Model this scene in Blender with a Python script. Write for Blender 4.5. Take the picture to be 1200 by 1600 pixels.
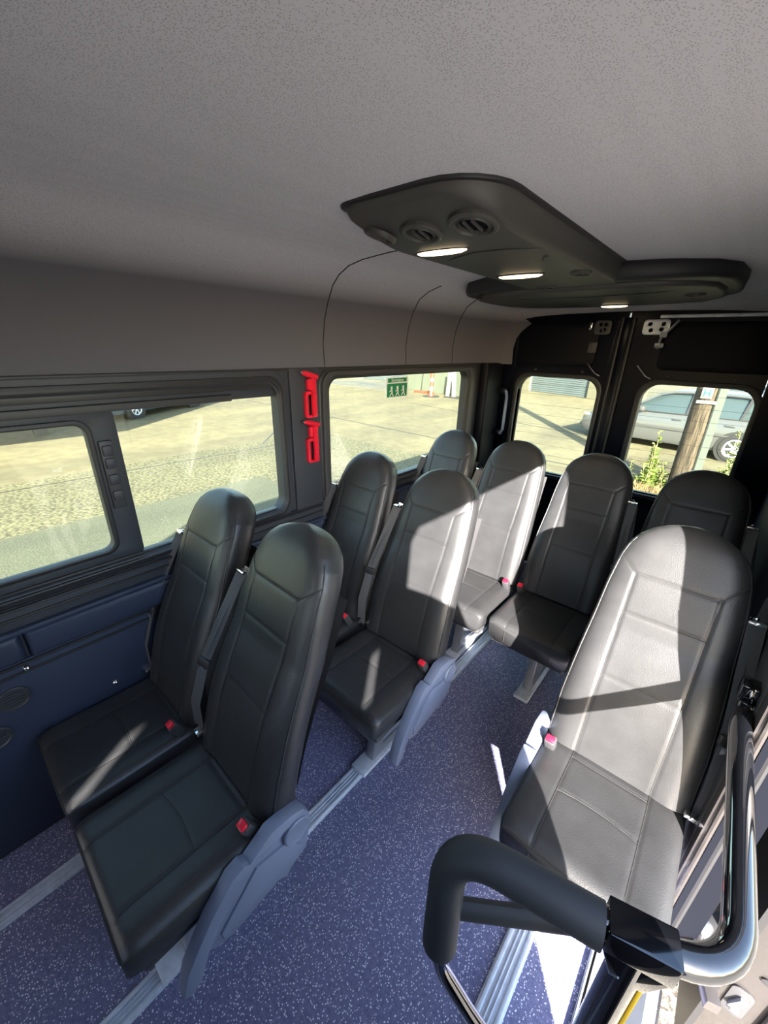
import bpy, bmesh, math, random
from math import sin, cos, pi, radians, sqrt
from mathutils import Matrix, Vector
random.seed(7)
for o in list(bpy.data.objects): bpy.data.objects.remove(o)
S = bpy.context.scene
COL = S.collection

# ------------------------------------------------------------------ camera
CAMZ = 1.7
yaw, pitch, roll, FPX = radians(40.5), radians(22.6), radians(1.45), 624.0
fw = Vector((-sin(yaw)*cos(pitch), cos(yaw)*cos(pitch), -sin(pitch)))
rt0 = Vector((cos(yaw), sin(yaw), 0)); up0 = rt0.cross(fw)
rt = rt0*cos(roll)+up0*sin(roll); up = up0*cos(roll)-rt0*sin(roll)
cd = bpy.data.cameras.new('camera'); cam = bpy.data.objects.new('camera', cd); COL.objects.link(cam)
cd.sensor_fit = 'HORIZONTAL'; cd.sensor_width = 36; cd.lens = 36*FPX/1200; cd.clip_start = .02; cd.clip_end = 500
m = Matrix((rt, up, -fw)).transposed().to_4x4(); m.translation = (0, 0, CAMZ); cam.matrix_world = m
S.camera = cam
# ------------------------------------------------------------------ light
w = bpy.data.worlds.new('sky'); S.world = w; w.use_nodes = True
nt = w.node_tree; bg = nt.nodes['Background']
sky = nt.nodes.new('ShaderNodeTexSky'); sky.sky_type = 'NISHITA'; sky.sun_disc = False
SUN_EL = math.atan(.465); sky.sun_elevation = SUN_EL; sky.sun_rotation = math.atan2(.62, -.785)
nt.links.new(sky.outputs[0], bg.inputs[0]); bg.inputs[1].default_value = 1.0
sd = bpy.data.lights.new('sun', 'SUN'); sd.energy = 37.0; sd.angle = radians(.6); sd.color = (1, .93, .86)
so = bpy.data.objects.new('sun', sd); COL.objects.link(so)
so.rotation_euler = Vector((-.62, .785, -.465)).to_track_quat('-Z', 'Y').to_euler(); so.location = (4, -5, 6)
S.view_settings.view_transform = 'Standard'; S.view_settings.look = 'None'
S.view_settings.exposure = 0.5; S.view_settings.gamma = 1; S.view_settings.use_curve_mapping = False

# ------------------------------------------------------------------ materials
def mat(name, col, rough=.5, metal=0, spec=.5, bump=None, noise=None, coat=0, emit=None):
    """bump=(scale, strength, dist) noise=(scale, amount)"""
    M = bpy.data.materials.new(name); M.use_nodes = True; t = M.node_tree; b = t.nodes['Principled BSDF']
    b.inputs['Base Color'].default_value = (*col, 1); b.inputs['Roughness'].default_value = rough
    b.inputs['Metallic'].default_value = metal; b.inputs['Specular IOR Level'].default_value = spec
    b.inputs['Coat Weight'].default_value = coat
    if emit: b.inputs['Emission Color'].default_value = (*emit[0], 1); b.inputs['Emission Strength'].default_value = emit[1]
    tc = t.nodes.new('ShaderNodeTexCoord')
    if noise:
        n = t.nodes.new('ShaderNodeTexNoise'); n.inputs['Scale'].default_value = noise[0]; n.inputs['Detail'].default_value = 4
        t.links.new(tc.outputs['Object'], n.inputs['Vector'])
        r = t.nodes.new('ShaderNodeValToRGB'); a = noise[1]
        r.color_ramp.elements[0].position = .3; r.color_ramp.elements[1].position = .7
        r.color_ramp.elements[0].color = (*[c*(1-a) for c in col], 1); r.color_ramp.elements[1].color = (*[min(1, c*(1+a)) for c in col], 1)
        t.links.new(n.outputs['Fac'], r.inputs[0]); t.links.new(r.outputs[0], b.inputs['Base Color'])
    if bump:
        v = t.nodes.new('ShaderNodeTexVoronoi'); v.inputs['Scale'].default_value = bump[0]
        t.links.new(tc.outputs['Object'], v.inputs['Vector'])
        bp = t.nodes.new('ShaderNodeBump'); bp.inputs['Strength'].default_value = bump[1]; bp.inputs['Distance'].default_value = bump[2]
        t.links.new(v.outputs['Distance'], bp.inputs['Height']); t.links.new(bp.outputs[0], b.inputs['Normal'])
    return M
LEATHER = mat('black_leather', (.030, .0305, .032), .37, spec=.5, bump=(420, .25, .0012), noise=(14, .12))
SEAM = mat('seam_thread', (.02, .02, .02), .7)
SHELL = mat('seat_shell', (.045, .045, .048), .5)
PGREY = mat('grey_plastic', (.18, .21, .30), .45, bump=(500, .15, .0008), noise=(3, .08))
PNAVY = mat('dark_trim_plastic', (.038, .042, .052), .5, bump=(450, .2, .0008), noise=(2, .1))
PLEFT = mat('lower_trim_plastic', (.027, .038, .07), .5, bump=(450, .2, .0008), noise=(2, .1))
RUBBER = mat('black_rubber', (.022, .022, .024), .45)
CONSOLE = mat('console_plastic', (.074, .071, .066), .5, bump=(600, .2, .0006))
CONDARK = mat('console_edge', (.03, .03, .032), .5)
BLACKP = mat('black_paint', (.002, .003, .009), .3, spec=.12)
DARKP = mat('dark_panel', (.005, .006, .010), .5, spec=.12)
BELT = mat('belt_webbing', (.07, .07, .074), .7, bump=(900, .4, .001))
CHROME = mat('chrome', (.8, .8, .8), .12, 1)
ALU = mat('brushed_aluminium', (.62, .67, .76), .38, .25, noise=(40, .12))
STEEL = mat('grey_steel', (.22, .24, .28), .4, .5, noise=(6, .1))
RED = mat('red_plastic', (.75, .01, .035), .35, coat=.3)
ORANGE = mat('orange_plastic', (.8, .2, .03), .4)
GLOSSB = mat('gloss_black_tube', (.004, .0045, .006), .07, coat=1)
FOAM = mat('black_foam_grip', (.022, .024, .028), .62, bump=(700, .2, .0006))
WHITE = mat('white_paint', (.14, .139, .135), .5)
YELLOW = mat('yellow_strip', (.8, .52, .03), .5)
GREENM = mat('green_sign', (.0, .22, .08), .5)
LAMPM = mat('lamp_lens', (1, .85, .6), .3, emit=((1, .76, .45), 4.0))
PINKP = mat('body_paint_taupe', (.048, .043, .042), .35, .2, coat=.3)

def fabric():
    M = mat('headliner_fabric', (.42, .405, .415), .95, spec=.1); t = M.node_tree; b = t.nodes['Principled BSDF']
    tc = t.nodes.new('ShaderNodeTexCoord')
    v = t.nodes.new('ShaderNodeTexVoronoi'); v.inputs['Scale'].default_value = 300; v.inputs['Randomness'].default_value = .8
    t.links.new(tc.outputs['Object'], v.inputs['Vector'])
    r = t.nodes.new('ShaderNodeValToRGB'); r.color_ramp.elements[0].position = .12; r.color_ramp.elements[1].position = .42
    r.color_ramp.elements[0].color = (.42, .41, .44, 1); r.color_ramp.elements[1].color = (.76, .74, .79, 1)
    t.links.new(v.outputs['Distance'], r.inputs[0])
    # shade painted into the cloth: the headliner sides darken downwards from the bend
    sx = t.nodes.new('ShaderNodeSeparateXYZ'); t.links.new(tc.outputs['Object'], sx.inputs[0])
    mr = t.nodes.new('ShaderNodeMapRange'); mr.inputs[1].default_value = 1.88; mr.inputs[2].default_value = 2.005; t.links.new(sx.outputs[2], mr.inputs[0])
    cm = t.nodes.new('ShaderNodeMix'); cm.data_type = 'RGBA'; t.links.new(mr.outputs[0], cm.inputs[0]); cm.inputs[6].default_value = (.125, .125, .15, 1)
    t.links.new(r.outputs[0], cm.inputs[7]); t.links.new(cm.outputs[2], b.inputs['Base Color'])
    bp = t.nodes.new('ShaderNodeBump'); bp.inputs['Strength'].default_value = .15; bp.inputs['Distance'].default_value = .0006
    t.links.new(v.outputs['Distance'], bp.inputs['Height']); t.links.new(bp.outputs[0], b.inputs['Normal'])
    return M
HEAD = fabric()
HEADSIDE = mat('headliner_side', (.30, .295, .315), .9, spec=.15, bump=(500, .3, .001), noise=(300, .1))

def vinyl():
    M = mat('speckled_vinyl', (.1, .1, .2), .42, spec=.4); t = M.node_tree; b = t.nodes['Principled BSDF']
    tc = t.nodes.new('ShaderNodeTexCoord')
    v = t.nodes.new('ShaderNodeTexVoronoi'); v.inputs['Scale'].default_value = 175
    t.links.new(tc.outputs['Object'], v.inputs['Vector'])
    r = t.nodes.new('ShaderNodeValToRGB'); r.color_ramp.interpolation = 'CONSTANT'
    r.color_ramp.elements[0].position = 0; r.color_ramp.elements[0].color = (0, 0, 0, 1)
    r.color_ramp.elements[1].position = .50; r.color_ramp.elements[1].color = (1, 1, 1, 1)
    t.links.new(v.outputs['Color'], r.inputs[0])
    r2 = t.nodes.new('ShaderNodeValToRGB'); r2.color_ramp.elements[0].position = .16; r2.color_ramp.elements[0].color = (1, 1, 1, 1)
    r2.color_ramp.elements[1].position = .42; r2.color_ramp.elements[1].color = (0, 0, 0, 1)
    t.links.new(v.outputs['Distance'], r2.inputs[0])
    mm = t.nodes.new('ShaderNodeMath'); mm.operation = 'MULTIPLY'
    t.links.new(r.outputs[0], mm.inputs[0]); t.links.new(r2.outputs[0], mm.inputs[1])
    n = t.nodes.new('ShaderNodeTexNoise'); n.inputs['Scale'].default_value = 90; n.inputs['Detail'].default_value = 5
    t.links.new(tc.outputs['Object'], n.inputs['Vector'])
    rb = t.nodes.new('ShaderNodeValToRGB'); rb.color_ramp.elements[0].position = .3; rb.color_ramp.elements[1].position = .7
    rb.color_ramp.elements[0].color = (.115, .12, .22, 1); rb.color_ramp.elements[1].color = (.205, .205, .35, 1)
    t.links.new(n.outputs['Fac'], rb.inputs[0])
    mx = t.nodes.new('ShaderNodeMix'); mx.data_type = 'RGBA'; t.links.new(mm.outputs[0], mx.inputs[0])
    t.links.new(rb.outputs[0], mx.inputs[6]); mx.inputs[7].default_value = (.9, .9, .98, 1)
    t.links.new(mx.outputs[2], b.inputs['Base Color'])
    return M
VINYL = vinyl()

def glass(name, tint, f=1.0):
    M = bpy.data.materials.new(name); M.use_nodes = True; t = M.node_tree; t.nodes.clear()
    o = t.nodes.new('ShaderNodeOutputMaterial'); tr = t.nodes.new('ShaderNodeBsdfTransparent'); tr.inputs[0].default_value = (*tint, 1)
    g = t.nodes.new('ShaderNodeBsdfGlossy'); g.inputs['Roughness'].default_value = .02; g.inputs[0].default_value = (.5*f, .5*f, .5*f, 1)
    lw = t.nodes.new('ShaderNodeLayerWeight'); pw = t.nodes.new('ShaderNodeMath'); pw.operation = 'POWER'; pw.inputs[1].default_value = 5
    fr = t.nodes.new('ShaderNodeMath'); fr.operation = 'MULTIPLY_ADD'; fr.inputs[1].default_value = .9; fr.inputs[2].default_value = .05
    t.links.new(lw.outputs['Facing'], pw.inputs[0]); t.links.new(pw.outputs[0], fr.inputs[0]); mx = t.nodes.new('ShaderNodeMixShader')
    t.links.new(fr.outputs[0], mx.inputs[0]); t.links.new(tr.outputs[0], mx.inputs[1]); t.links.new(g.outputs[0], mx.inputs[2])
    t.links.new(mx.outputs[0], o.inputs[0]); return M
GLASS = glass('tinted_glass', (.86, .89, .80))
CARGLASS = mat('car_glass', (.035, .05, .055), .05, spec=.8)

def groundmat(name, c1, c2, sc, dark=None, thr=.45, big=(.18, .5)):
    M = mat(name, c1, .85, spec=.3); t = M.node_tree; b = t.nodes['Principled BSDF']
    tc = t.nodes.new('ShaderNodeTexCoord')
    n = t.nodes.new('ShaderNodeTexNoise'); n.inputs['Scale'].default_value = sc; n.inputs['Detail'].default_value = 3
    t.links.new(tc.outputs['Object'], n.inputs['Vector'])
    r = t.nodes.new('ShaderNodeValToRGB'); r.color_ramp.elements[0].position = .38; r.color_ramp.elements[1].position = .60
    r.color_ramp.elements[0].color = (*c2, 1); r.color_ramp.elements[1].color = (*c1, 1)
    t.links.new(n.outputs['Fac'], r.inputs[0])
    mp = t.nodes.new('ShaderNodeMapping'); mp.inputs['Scale'].default_value = (1.0, .35, 1); mp.inputs['Rotation'].default_value = (0, 0, .5)
    t.links.new(tc.outputs['Object'], mp.inputs[0])
    n2 = t.nodes.new('ShaderNodeTexNoise'); n2.inputs['Scale'].default_value = big[0]*4; n2.inputs['Detail'].default_value = 6
    t.links.new(mp.outputs[0], n2.inputs['Vector'])
    r2 = t.nodes.new('ShaderNodeValToRGB'); r2.color_ramp.elements[0].position = .35; r2.color_ramp.elements[1].position = .65
    k = 1-big[1]*.5
    r2.color_ramp.elements[0].color = (k, k, k*1.02, 1); r2.color_ramp.elements[1].color = (1.08, 1.06, 1, 1)
    t.links.new(n2.outputs['Fac'], r2.inputs[0])
    mx = t.nodes.new('ShaderNodeMix'); mx.data_type = 'RGBA'; mx.blend_type = 'MULTIPLY'; mx.inputs[0].default_value = 1
    t.links.new(r.outputs[0], mx.inputs[6]); t.links.new(r2.outputs[0], mx.inputs[7]); t.links.new(mx.outputs[2], b.inputs['Base Color'])
    bp = t.nodes.new('ShaderNodeBump'); bp.inputs['Strength'].default_value = .5; bp.inputs['Distance'].default_value = .01
    t.links.new(n.outputs['Fac'], bp.inputs['Height']); t.links.new(bp.outputs[0], b.inputs['Normal'])
    return M
GRAVEL = groundmat('aggregate_paving', (.155, .145, .09), (.06, .058, .038), 22)
CONC = groundmat('worn_concrete', (.145, .13, .082), (.12, .105, .068), 4)
PEBBLE = groundmat('pebble_concrete', (.27, .25, .21), (.075, .065, .055), 55, big=(.3, .2))
DIRT = groundmat('dry_verge', (.14, .12, .075), (.07, .055, .03), 30)
CONC2 = groundmat('grey_driveway', (.14, .14, .125), (.10, .10, .09), 6)

# ------------------------------------------------------------------ mesh helpers
class MB:
    def __init__(s): s.v = []; s.f = []
    def add(s, vs, fs):
        b = len(s.v); s.v += [tuple(p) for p in vs]; s.f += [tuple(i+b for i in f) for f in fs]; return s
    def bm(s, B, M=None):
        if M: bmesh.ops.transform(B, matrix=M, verts=B.verts)
        B.verts.index_update(); s.add([v.co[:] for v in B.verts], [[v.index for v in f.verts] for f in B.faces]); B.free(); return s
    def box(s, c, d, r=0, rot=None, seg=2):
        B = bmesh.new(); bmesh.ops.create_cube(B, size=1); bmesh.ops.scale(B, vec=d, verts=B.verts)
        if r: bmesh.ops.bevel(B, geom=B.edges[:], offset=min(r, min(d)*.45), segments=seg, profile=.5, affect='EDGES')
        M = Matrix.Translation(c)
        if rot: M = M @ Matrix.Rotation(rot[0], 4, 'X') @ Matrix.Rotation(rot[1], 4, 'Y') @ Matrix.Rotation(rot[2], 4, 'Z')
        return s.bm(B, M)
    def tube(s, pts, r, n=10, ry=None, cap=True, up=None):
        pts = [Vector(p) for p in pts]; k = len(pts); rr = r if isinstance(r, (list, tuple)) else [r]*k
        T = [(pts[min(i+1, k-1)]-pts[max(i-1, 0)]).normalized() for i in range(k)]
        u = Vector(up) if up else (Vector((0, 0, 1)) if abs(T[0].z) < .9 else Vector((1, 0, 0)))
        vs = []; fs = []
        for i in range(k):
            a = T[i].cross(u).normalized(); b = a.cross(T[i]).normalized()
            if not up: u = b
            for j in range(n):
                t = 2*pi*j/n; q = ry if ry else rr[i]
                vs.append(pts[i]+a*cos(t)*rr[i]+b*sin(t)*q)
        for i in range(k-1):
            for j in range(n): fs.append((i*n+j, i*n+(j+1) % n, (i+1)*n+(j+1) % n, (i+1)*n+j))
        if cap: fs.append(tuple(range(n))[::-1]); fs.append(tuple((k-1)*n+j for j in range(n)))
        return s.add(vs, fs)
    def strap(s, pts, wd, th, wdir):
        pts = [Vector(p) for p in pts]; W = Vector(wdir).normalized(); vs = []; fs = []; k = len(pts)
        for i, p in enumerate(pts):
            T = (pts[min(i+1, k-1)]-pts[max(i-1, 0)]).normalized(); N = T.cross(W).normalized(); a = N.cross(T).normalized()
            for q in ((-1, -1), (1, -1), (1, 1), (-1, 1)): vs.append(p+a*q[0]*wd/2+N*q[1]*th/2)
        for i in range(k-1):
            for j in range(4): fs.append((i*4+j, i*4+(j+1) % 4, i*4+4+(j+1) % 4, i*4+4+j))
        fs += [(3, 2, 1, 0), tuple(4*k-4+j for j in range(4))]
        return s.add(vs, fs)
    def lathe(s, prof, n=24, M=None):
        vs = []; fs = []; k = len(prof)
        for i, (r, z) in enumerate(prof):
            for j in range(n):
                t = 2*pi*j/n; vs.append(Vector((r*cos(t), r*sin(t), z)))
        for i in range(k-1):
            for j in range(n): fs.append((i*n+j, i*n+(j+1) % n, (i+1)*n+(j+1) % n, (i+1)*n+j))
        fs.append(tuple(range(n))[::-1]); fs.append(tuple((k-1)*n+j for j in range(n)))
        if M: vs = [M @ p for p in vs]
        return s.add(vs, fs)
    def grid(s, P, closed=False):
        n = len(P[0]); vs = [p for r in P for p in r]; fs = []
        for i in range(len(P)-1):
            for j in range(n-1 if not closed else n): fs.append((i*n+j, i*n+(j+1) % n, (i+1)*n+(j+1) % n, (i+1)*n+j))
        return s.add(vs, fs)
    def prism(s, poly, a0, a1, axis='x', bev=0, holes=(), inset=0):
        """poly in the two other axes (yz / xz / xy); real thickness a0..a1, via a filled 2D curve"""
        c = bpy.data.curves.new('c', 'CURVE'); c.dimensions = '2D'; c.fill_mode = 'BOTH'
        for pl in [poly]+list(holes):
            sp = c.splines.new('POLY'); sp.points.add(len(pl)-1); sp.use_cyclic_u = True
            for i, p in enumerate(pl): sp.points[i].co = (p[0], p[1], 0, 1)
        c.extrude = max(abs(a1-a0)/2-bev, 1e-5); c.bevel_depth = bev; c.bevel_resolution = 1 if bev < .01 else 3; c.offset = -bev
        o = bpy.data.objects.new('c', c); me = bpy.data.meshes.new_from_object(o); mid = (a0+a1)/2
        mp = {'x': lambda q: (mid+q.z, q.x, q.y), 'y': lambda q: (q.x, mid-q.z, q.y), 'z': lambda q: (q.x, q.y, mid+q.z)}[axis]
        s.add([mp(v.co) for v in me.vertices], [tuple(p.vertices) for p in me.polygons])
        bpy.data.objects.remove(o); bpy.data.curves.remove(c); bpy.data.meshes.remove(me); return s
    def build(s, name, M, parent=None, smooth=True, ang=35, kind=None, label=None, loc=None):
        me = bpy.data.meshes.new(name); me.from_pydata(s.v, [], s.f)
        B = bmesh.new(); B.from_mesh(me); bmesh.ops.remove_doubles(B, verts=B.verts, dist=1e-6); bmesh.ops.recalc_face_normals(B, faces=B.faces); 
        if loc: bmesh.ops.translate(B, vec=-Vector(loc), verts=B.verts)
        B.to_mesh(me); B.free()
        me.materials.append(M)
        if smooth:
            for p in me.polygons: p.use_smooth = True
            me.set_sharp_from_angle(angle=radians(ang))
        o = bpy.data.objects.new(name, me); COL.objects.link(o)
        if loc: o.location = loc
        if parent: o.parent = parent
        if kind: o['kind'] = kind
        if label: o['label'] = label
        return o
def rrect(x0, x1, y0, y1, r, n=6, rs=None):
    rs = rs or (r, r, r, r); out = []
    for (cx, cy, a, q) in ((x1-rs[0], y1-rs[0], 0, rs[0]), (x0+rs[1], y1-rs[1], 90, rs[1]), (x0+rs[2], y0+rs[2], 180, rs[2]), (x1-rs[3], y0+rs[3], 270, rs[3])):
        for i in range(n+1):
            t = radians(a+90*i/n); out.append((cx+q*cos(t), cy+q*sin(t)))
    return out
def thing(name, label, cat, loc=(0, 0, 0), rz=0, group=None):
    o = bpy.data.objects.new(name, None); COL.objects.link(o); o.empty_display_size = .1
    o.location = loc; o.rotation_euler = (0, 0, rz); o['label'] = label; o['category'] = cat
    if group: o['group'] = group
    return o
def tag(o, label, cat, group=None):
    o['label'] = label; o['category'] = cat
    if group: o['group'] = group
    return o
def copy_tree(o, parent=None):
    c = o.copy(); COL.objects.link(c)
    if parent: c.parent = parent
    for ch in list(o.children): copy_tree(ch, c)
    return c

CX = -.65                # van centre line
XL, XR = -1.55, .25      # inner faces of the side walls
YR = 3.15                # rear doors
G = -.6                  # ground level
# ------------------------------------------------------------------ setting: floor, walls, ceiling
MB().box((CX, .3, -.06), (1.86, 5.6, .12)).build('floor', VINYL, kind='structure', smooth=False)
def hrow(y, x0, x1):
    return None
# left wall with two window openings
W1 = (-.62, 1.085, .925, 1.585); W2 = (1.305, 2.79, .91, 1.588)
MB().prism([(-2.5, -.1), (3.2, -.1), (3.2, 1.603), (-2.5, 1.603)], XL-.06, XL+.02, 'x',
           holes=[rrect(*W1, .075), rrect(*W2, .07)]).build('wall_left', PNAVY, kind='structure', ang=30)
# right wall: rear quarter behind the door opening, header, and a front edge shaped to block sun
rp = [(1.06, -.12), (3.2, -.12), (3.2, 1.66), (3.2, 1.94), (-2.5, 1.94), (-2.5, -.12), (.38, -.12), (.36, .8), (.25, 1.1), (.12, 1.35), (-.08, 1.5), (-.32, 1.62), (-.3, 1.84), (-.25, 1.895)]
rp += [(1.0, 1.895), (1.08, 1.86), (1.12, 1.78), (1.13, 1.70), (1.11, 1.5), (1.075, 1.32), (1.045, 1.17), (1.06, 1.12)]
MB().prism(rp, XR+.0, XR+.07, 'x', holes=[[(-1.65, 1.69), (-1.82, 1.69), (-1.90, 1.50), (-1.74, 1.50)], [(-.40, 1.38), (-.55, 1.38), (-.58, 1.21), (-.43, 1.21)]]).build('wall_right', DARKP, kind='structure', ang=30)  # added slits let sun streaks fall on the seat cushions
# rear wall frame around the doors
hprof = [(-1.528, 1.592), (-1.535, 1.70), (-1.52, 1.80), (-1.495, 1.87), (-1.46, 1.935), (-1.42, 1.972), (-1.36, 2.0), (-1.28, 2.015), (-1.15, 2.024), (-1.0, 2.03), (-.8, 2.034)]
hprof = hprof+[(2*CX-x, z) for x, z in reversed([(-1.56, 1.60)]+hprof[1:])]
OPEN = rrect(-1.385, .085, -.02, 1.93, .16, rs=(.16, .16, .03, .03))
MB().prism([(-1.6, -.1), (.3, -.1), (.3, 2.05), (-1.6, 2.05)], 3.10, 3.2, 'y', holes=[OPEN]).build('wall_back', BLACKP, kind='structure', ang=30)
# ceiling: curved headliner that rolls down to the rear opening
rows = []
for y in [-2.5, -1.5, -.8, -.37, -.35, 0, .3, .6, .9, 1.13, 1.15, 1.5, 1.8, 2.1, 2.4, 2.6, 2.75, 2.85, 2.92, 2.98, 3.03, 3.07, 3.10]:
    t = max(0, (y-2.75)/.35); k = 1-sqrt(max(0, 1-t*t))
    row = []
    for x, z in hprof:
        side = max(0, min(1, (2.0-z)/.25)) if z > 1.62 else 1
        if x > .1 and -.36 < y < 1.14: z = max(z, 1.885)
        row.append((x+(.13*k*(1 if x < CX else -1) if z < 2.0 else 0), y, z-.10*k*max(0, min(1, (z-1.75)/.2))))
    rows.append(row)
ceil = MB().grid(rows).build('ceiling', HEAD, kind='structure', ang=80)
# the lower sides of the headliner and roof skin
MB().prism([(-1.66, 1.64), (-1.66, 1.8), (-1.6, 2.12), (-1.4, 2.2), (.1, 2.2), (.30, 2.12), (.345, 1.97), (.30, 1.97), (.2, 2.06), (-1.5, 2.06), (-1.62, 1.85), (-1.62, 1.64)], -2.6, 3.2, 'y').build('trim_1', BLACKP, kind='structure')
# headliner seams (fine raised joins across the side)
def hz(x):
    for (x0, z0), (x1, z1) in zip(hprof, hprof[1:]):
        if x0 <= x <= x1: return z0+(z1-z0)*(x-x0)/(x1-x0)
    return 2.03
for ys, xe in ((1.33, -.95), (1.95, -1.36), (2.45, -1.36)):
    pts = [(x+.002, ys+.10*max(0, (z-1.9)/.13)**2*(ys > 1.5), z-.001) for x, z in hprof[:11] if x <= xe]
    MB().tube(pts, .0022, 6).build('seam', SEAM, parent=ceil)
# edge trim between headliner and wall
MB().box((XL+.026, .3, 1.594), (.012, 5.5, .012), .004).build('trim_2', RUBBER, kind='structure')
# D pillar covers, left
p = MB().prism([(2.83, .5), (3.09, .5), (3.09, 1.6), (2.83, 1.6)], XL+.02, XL+.10, 'x', bev=.03).build('trim_3', DARKP, kind='structure')
h = thing('grab_handle', 'slim grey plastic handle on the dark rear pillar left of the back doors', 'handle')
MB().tube([(-1.40, 3.04, 1.40), (-1.37, 3.0, 1.40), (-1.35, 2.98, 1.36), (-1.35, 2.98, 1.12), (-1.38, 3.01, 1.08), (-1.41, 3.05, 1.08)], .011, 8).build('grip', PGREY, h)
for z in (1.40, 1.08): MB().box((-1.42, 3.05, z), (.05, .04, .04), .008).build('mount', DARKP, h)

# -------------- window 1: sliding window
def ring(name, o_, i_, x0, x1, M, ro, ri, parent=None, bev=.004, **k):
    return MB().prism(rrect(*o_, ro), x0, x1, 'x', bev=bev, holes=[rrect(*i_, ri)]).build(name, M, parent, **k)
win1 = ring('window_1', (-.64, 1.10, .91, 1.597), (-.56, 1.05, .965, 1.54), XL-.03, XL+.034, PNAVY, .085, .06, kind='structure', bev=.01)
ring('seal', (-.60, 1.072, .94, 1.572), (-.57, 1.056, .958, 1.548), XL-.01, XL+.045, RUBBER, .07, .06, win1)
def strip(name, y0, y1, z0, z1, x0, x1, M, parent, bev=.003, **k):
    return MB().prism([(y0, z0), (y1, z0), (y1, z1), (y0, z1)], x0, x1, 'x', bev=bev).build(name, M, parent, **k)
strip('top_track', -.56, 1.03, 1.522, 1.548, XL-.01, XL+.028, RUBBER, win1)
strip('top_rail', -.56, 1.05, 1.486, 1.524, XL-.02, XL+.010, PNAVY, win1)
strip('slide_rail', -.56, .835, 1.484, 1.508, XL+.006, XL+.035, SHELL, win1, .005)
strip('bottom_track', -.56, 1.05, .955, .972, XL-.015, XL+.02, RUBBER, win1)
slide = MB().prism(rrect(-.52, .425, .965, 1.49, .02), XL-.02, XL+.012, 'x', bev=.004, holes=[rrect(-.50, .335, 1.012, 1.452, .035)]).build('sliding_frame', PNAVY, win1)
MB().prism(rrect(-.51, .352, .998, 1.466, .045), XL+.01, XL+.022, 'x', bev=.004, holes=[rrect(-.50, .335, 1.014, 1.450, .035)]).build('pane_seal', RUBBER, slide)
MB().prism(rrect(-.51, .38, .99, 1.47, .01), XL-.006, XL-.002, 'x').build('pane', GLASS, slide, smooth=False)
MB().prism(rrect(.40, 1.07, .95, 1.52, .01), XL-.028, XL-.024, 'x').build('pane', GLASS, win1, smooth=False)
# latch on the stile
lat = MB().box((XL+.017, .380, 1.275), (.014, .040, .235), .004).build('latch', SHELL, win1)
for z in (1.36, 1.318, 1.262, 1.205): MB().box((XL+.026, .380, z), (.012, .030, .036), .005).build('catch', PNAVY if z != 1.205 else SHELL, lat)
# -------------- window 2: fixed window
win2 = ring('window_2', (1.285, 2.81, .892, 1.60), (1.352, 2.665, .945, 1.545), XL-.03, XL+.03, RUBBER, .085, .06, kind='structure', bev=.01)
ring('seal', (1.30, 2.78, .91, 1.584), (1.335, 2.70, .93, 1.560), XL-.01, XL+.040, SHELL, .07, .065, win2, bev=.006)
MB().prism(rrect(1.32, 2.70, .92, 1.57, .01), XL-.028, XL-.024, 'x').build('pane', GLASS, win2, smooth=False)
# green sticker on window 2
st = thing('safety_sticker', 'green and white emergency sticker with running figures at the top of the rear side window', 'sticker', (XL-.02, 1.93, 1.474))
def sb(c, d, M, name): return MB().box(c, d).build(name, M, st, smooth=False)
WHITE2 = mat('sticker_white', (.85, .85, .83), .5)
sb((0, 0, 0), (.002, .205, .115), WHITE2, 'backing'); sb((.0016, .0, .040), (.001, .175, .022), GREENM, 'title_band'); sb((.0016, 0, -.016), (.001, .185, .075), GREENM, 'green_field')
for i, yy in enumerate((-.055, .0, .055)):
    f = MB().box((.003, yy, -.002), (.001, .016, .018)); f.box((.003, yy+.004, -.02), (.001, .010, .026), rot=(.2, 0, 0))
    f.box((.003, yy-.008, -.018), (.001, .022, .006), rot=(.5, 0, 0)); f.box((.003, yy-.008, -.040), (.001, .006, .024), rot=(-.7, 0, 0)); f.box((.003, yy+.010, -.040), (.001, .006, .024), rot=(.7, 0, 0))
    f.build('running_figure', WHITE2, st, smooth=False)
def text(name, s, size, loc, rot, M, parent, ext=.0005):
    c = bpy.data.curves.new('t', 'FONT'); c.body = s; c.size = size; c.align_x = 'CENTER'; c.align_y = 'CENTER'; c.extrude = ext
    o = bpy.data.objects.new('t', c); me = bpy.data.meshes.new_from_object(o); bpy.data.objects.remove(o); me.name = name
    me.materials.clear(); me.materials.append(M); o = bpy.data.objects.new(name, me); COL.objects.link(o)
    o.location = loc; o.rotation_euler = rot; o.parent = parent; return o
text('lettering', 'Emergency', .026, (.003, 0, .040), (pi/2, 0, pi/2), WHITE2, st)

# -------------- lower left trim: sill, ribs, bulged panel
trim5 = strip('trim_5', -2.4, 1.28, .86, .935, XL+.0, XL+.05, PNAVY, None, .012, kind='structure')
strip('rib', -2.4, 1.26, .895, .903, XL+.045, XL+.056, RUBBER, trim5, .002)
strip('rib', -2.4, 1.26, .925, .932, XL+.045, XL+.056, RUBBER, trim5, .002)
strip('ledge', -2.4, 2.9, .845, .863, XL+.0, XL+.062, PLEFT, trim5, .006)
trim6 = strip('trim_6', .03, 3.0, .74, .845, XL+.0, XL+.055, PLEFT, None, .025, kind='structure')
trim7 = strip('trim_7', -2.4, .022, .74, .845, XL+.0, XL+.055, PLEFT, None, .025, kind='structure')
trim8 = strip('trim_8', -2.4, 3.0, .02, .738, XL-.0, XL+.03, PLEFT, None, .008, kind='structure')
strip('rib', -2.4, 3.0, .722, .732, XL+.025, XL+.037, RUBBER, trim8, .003)
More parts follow.
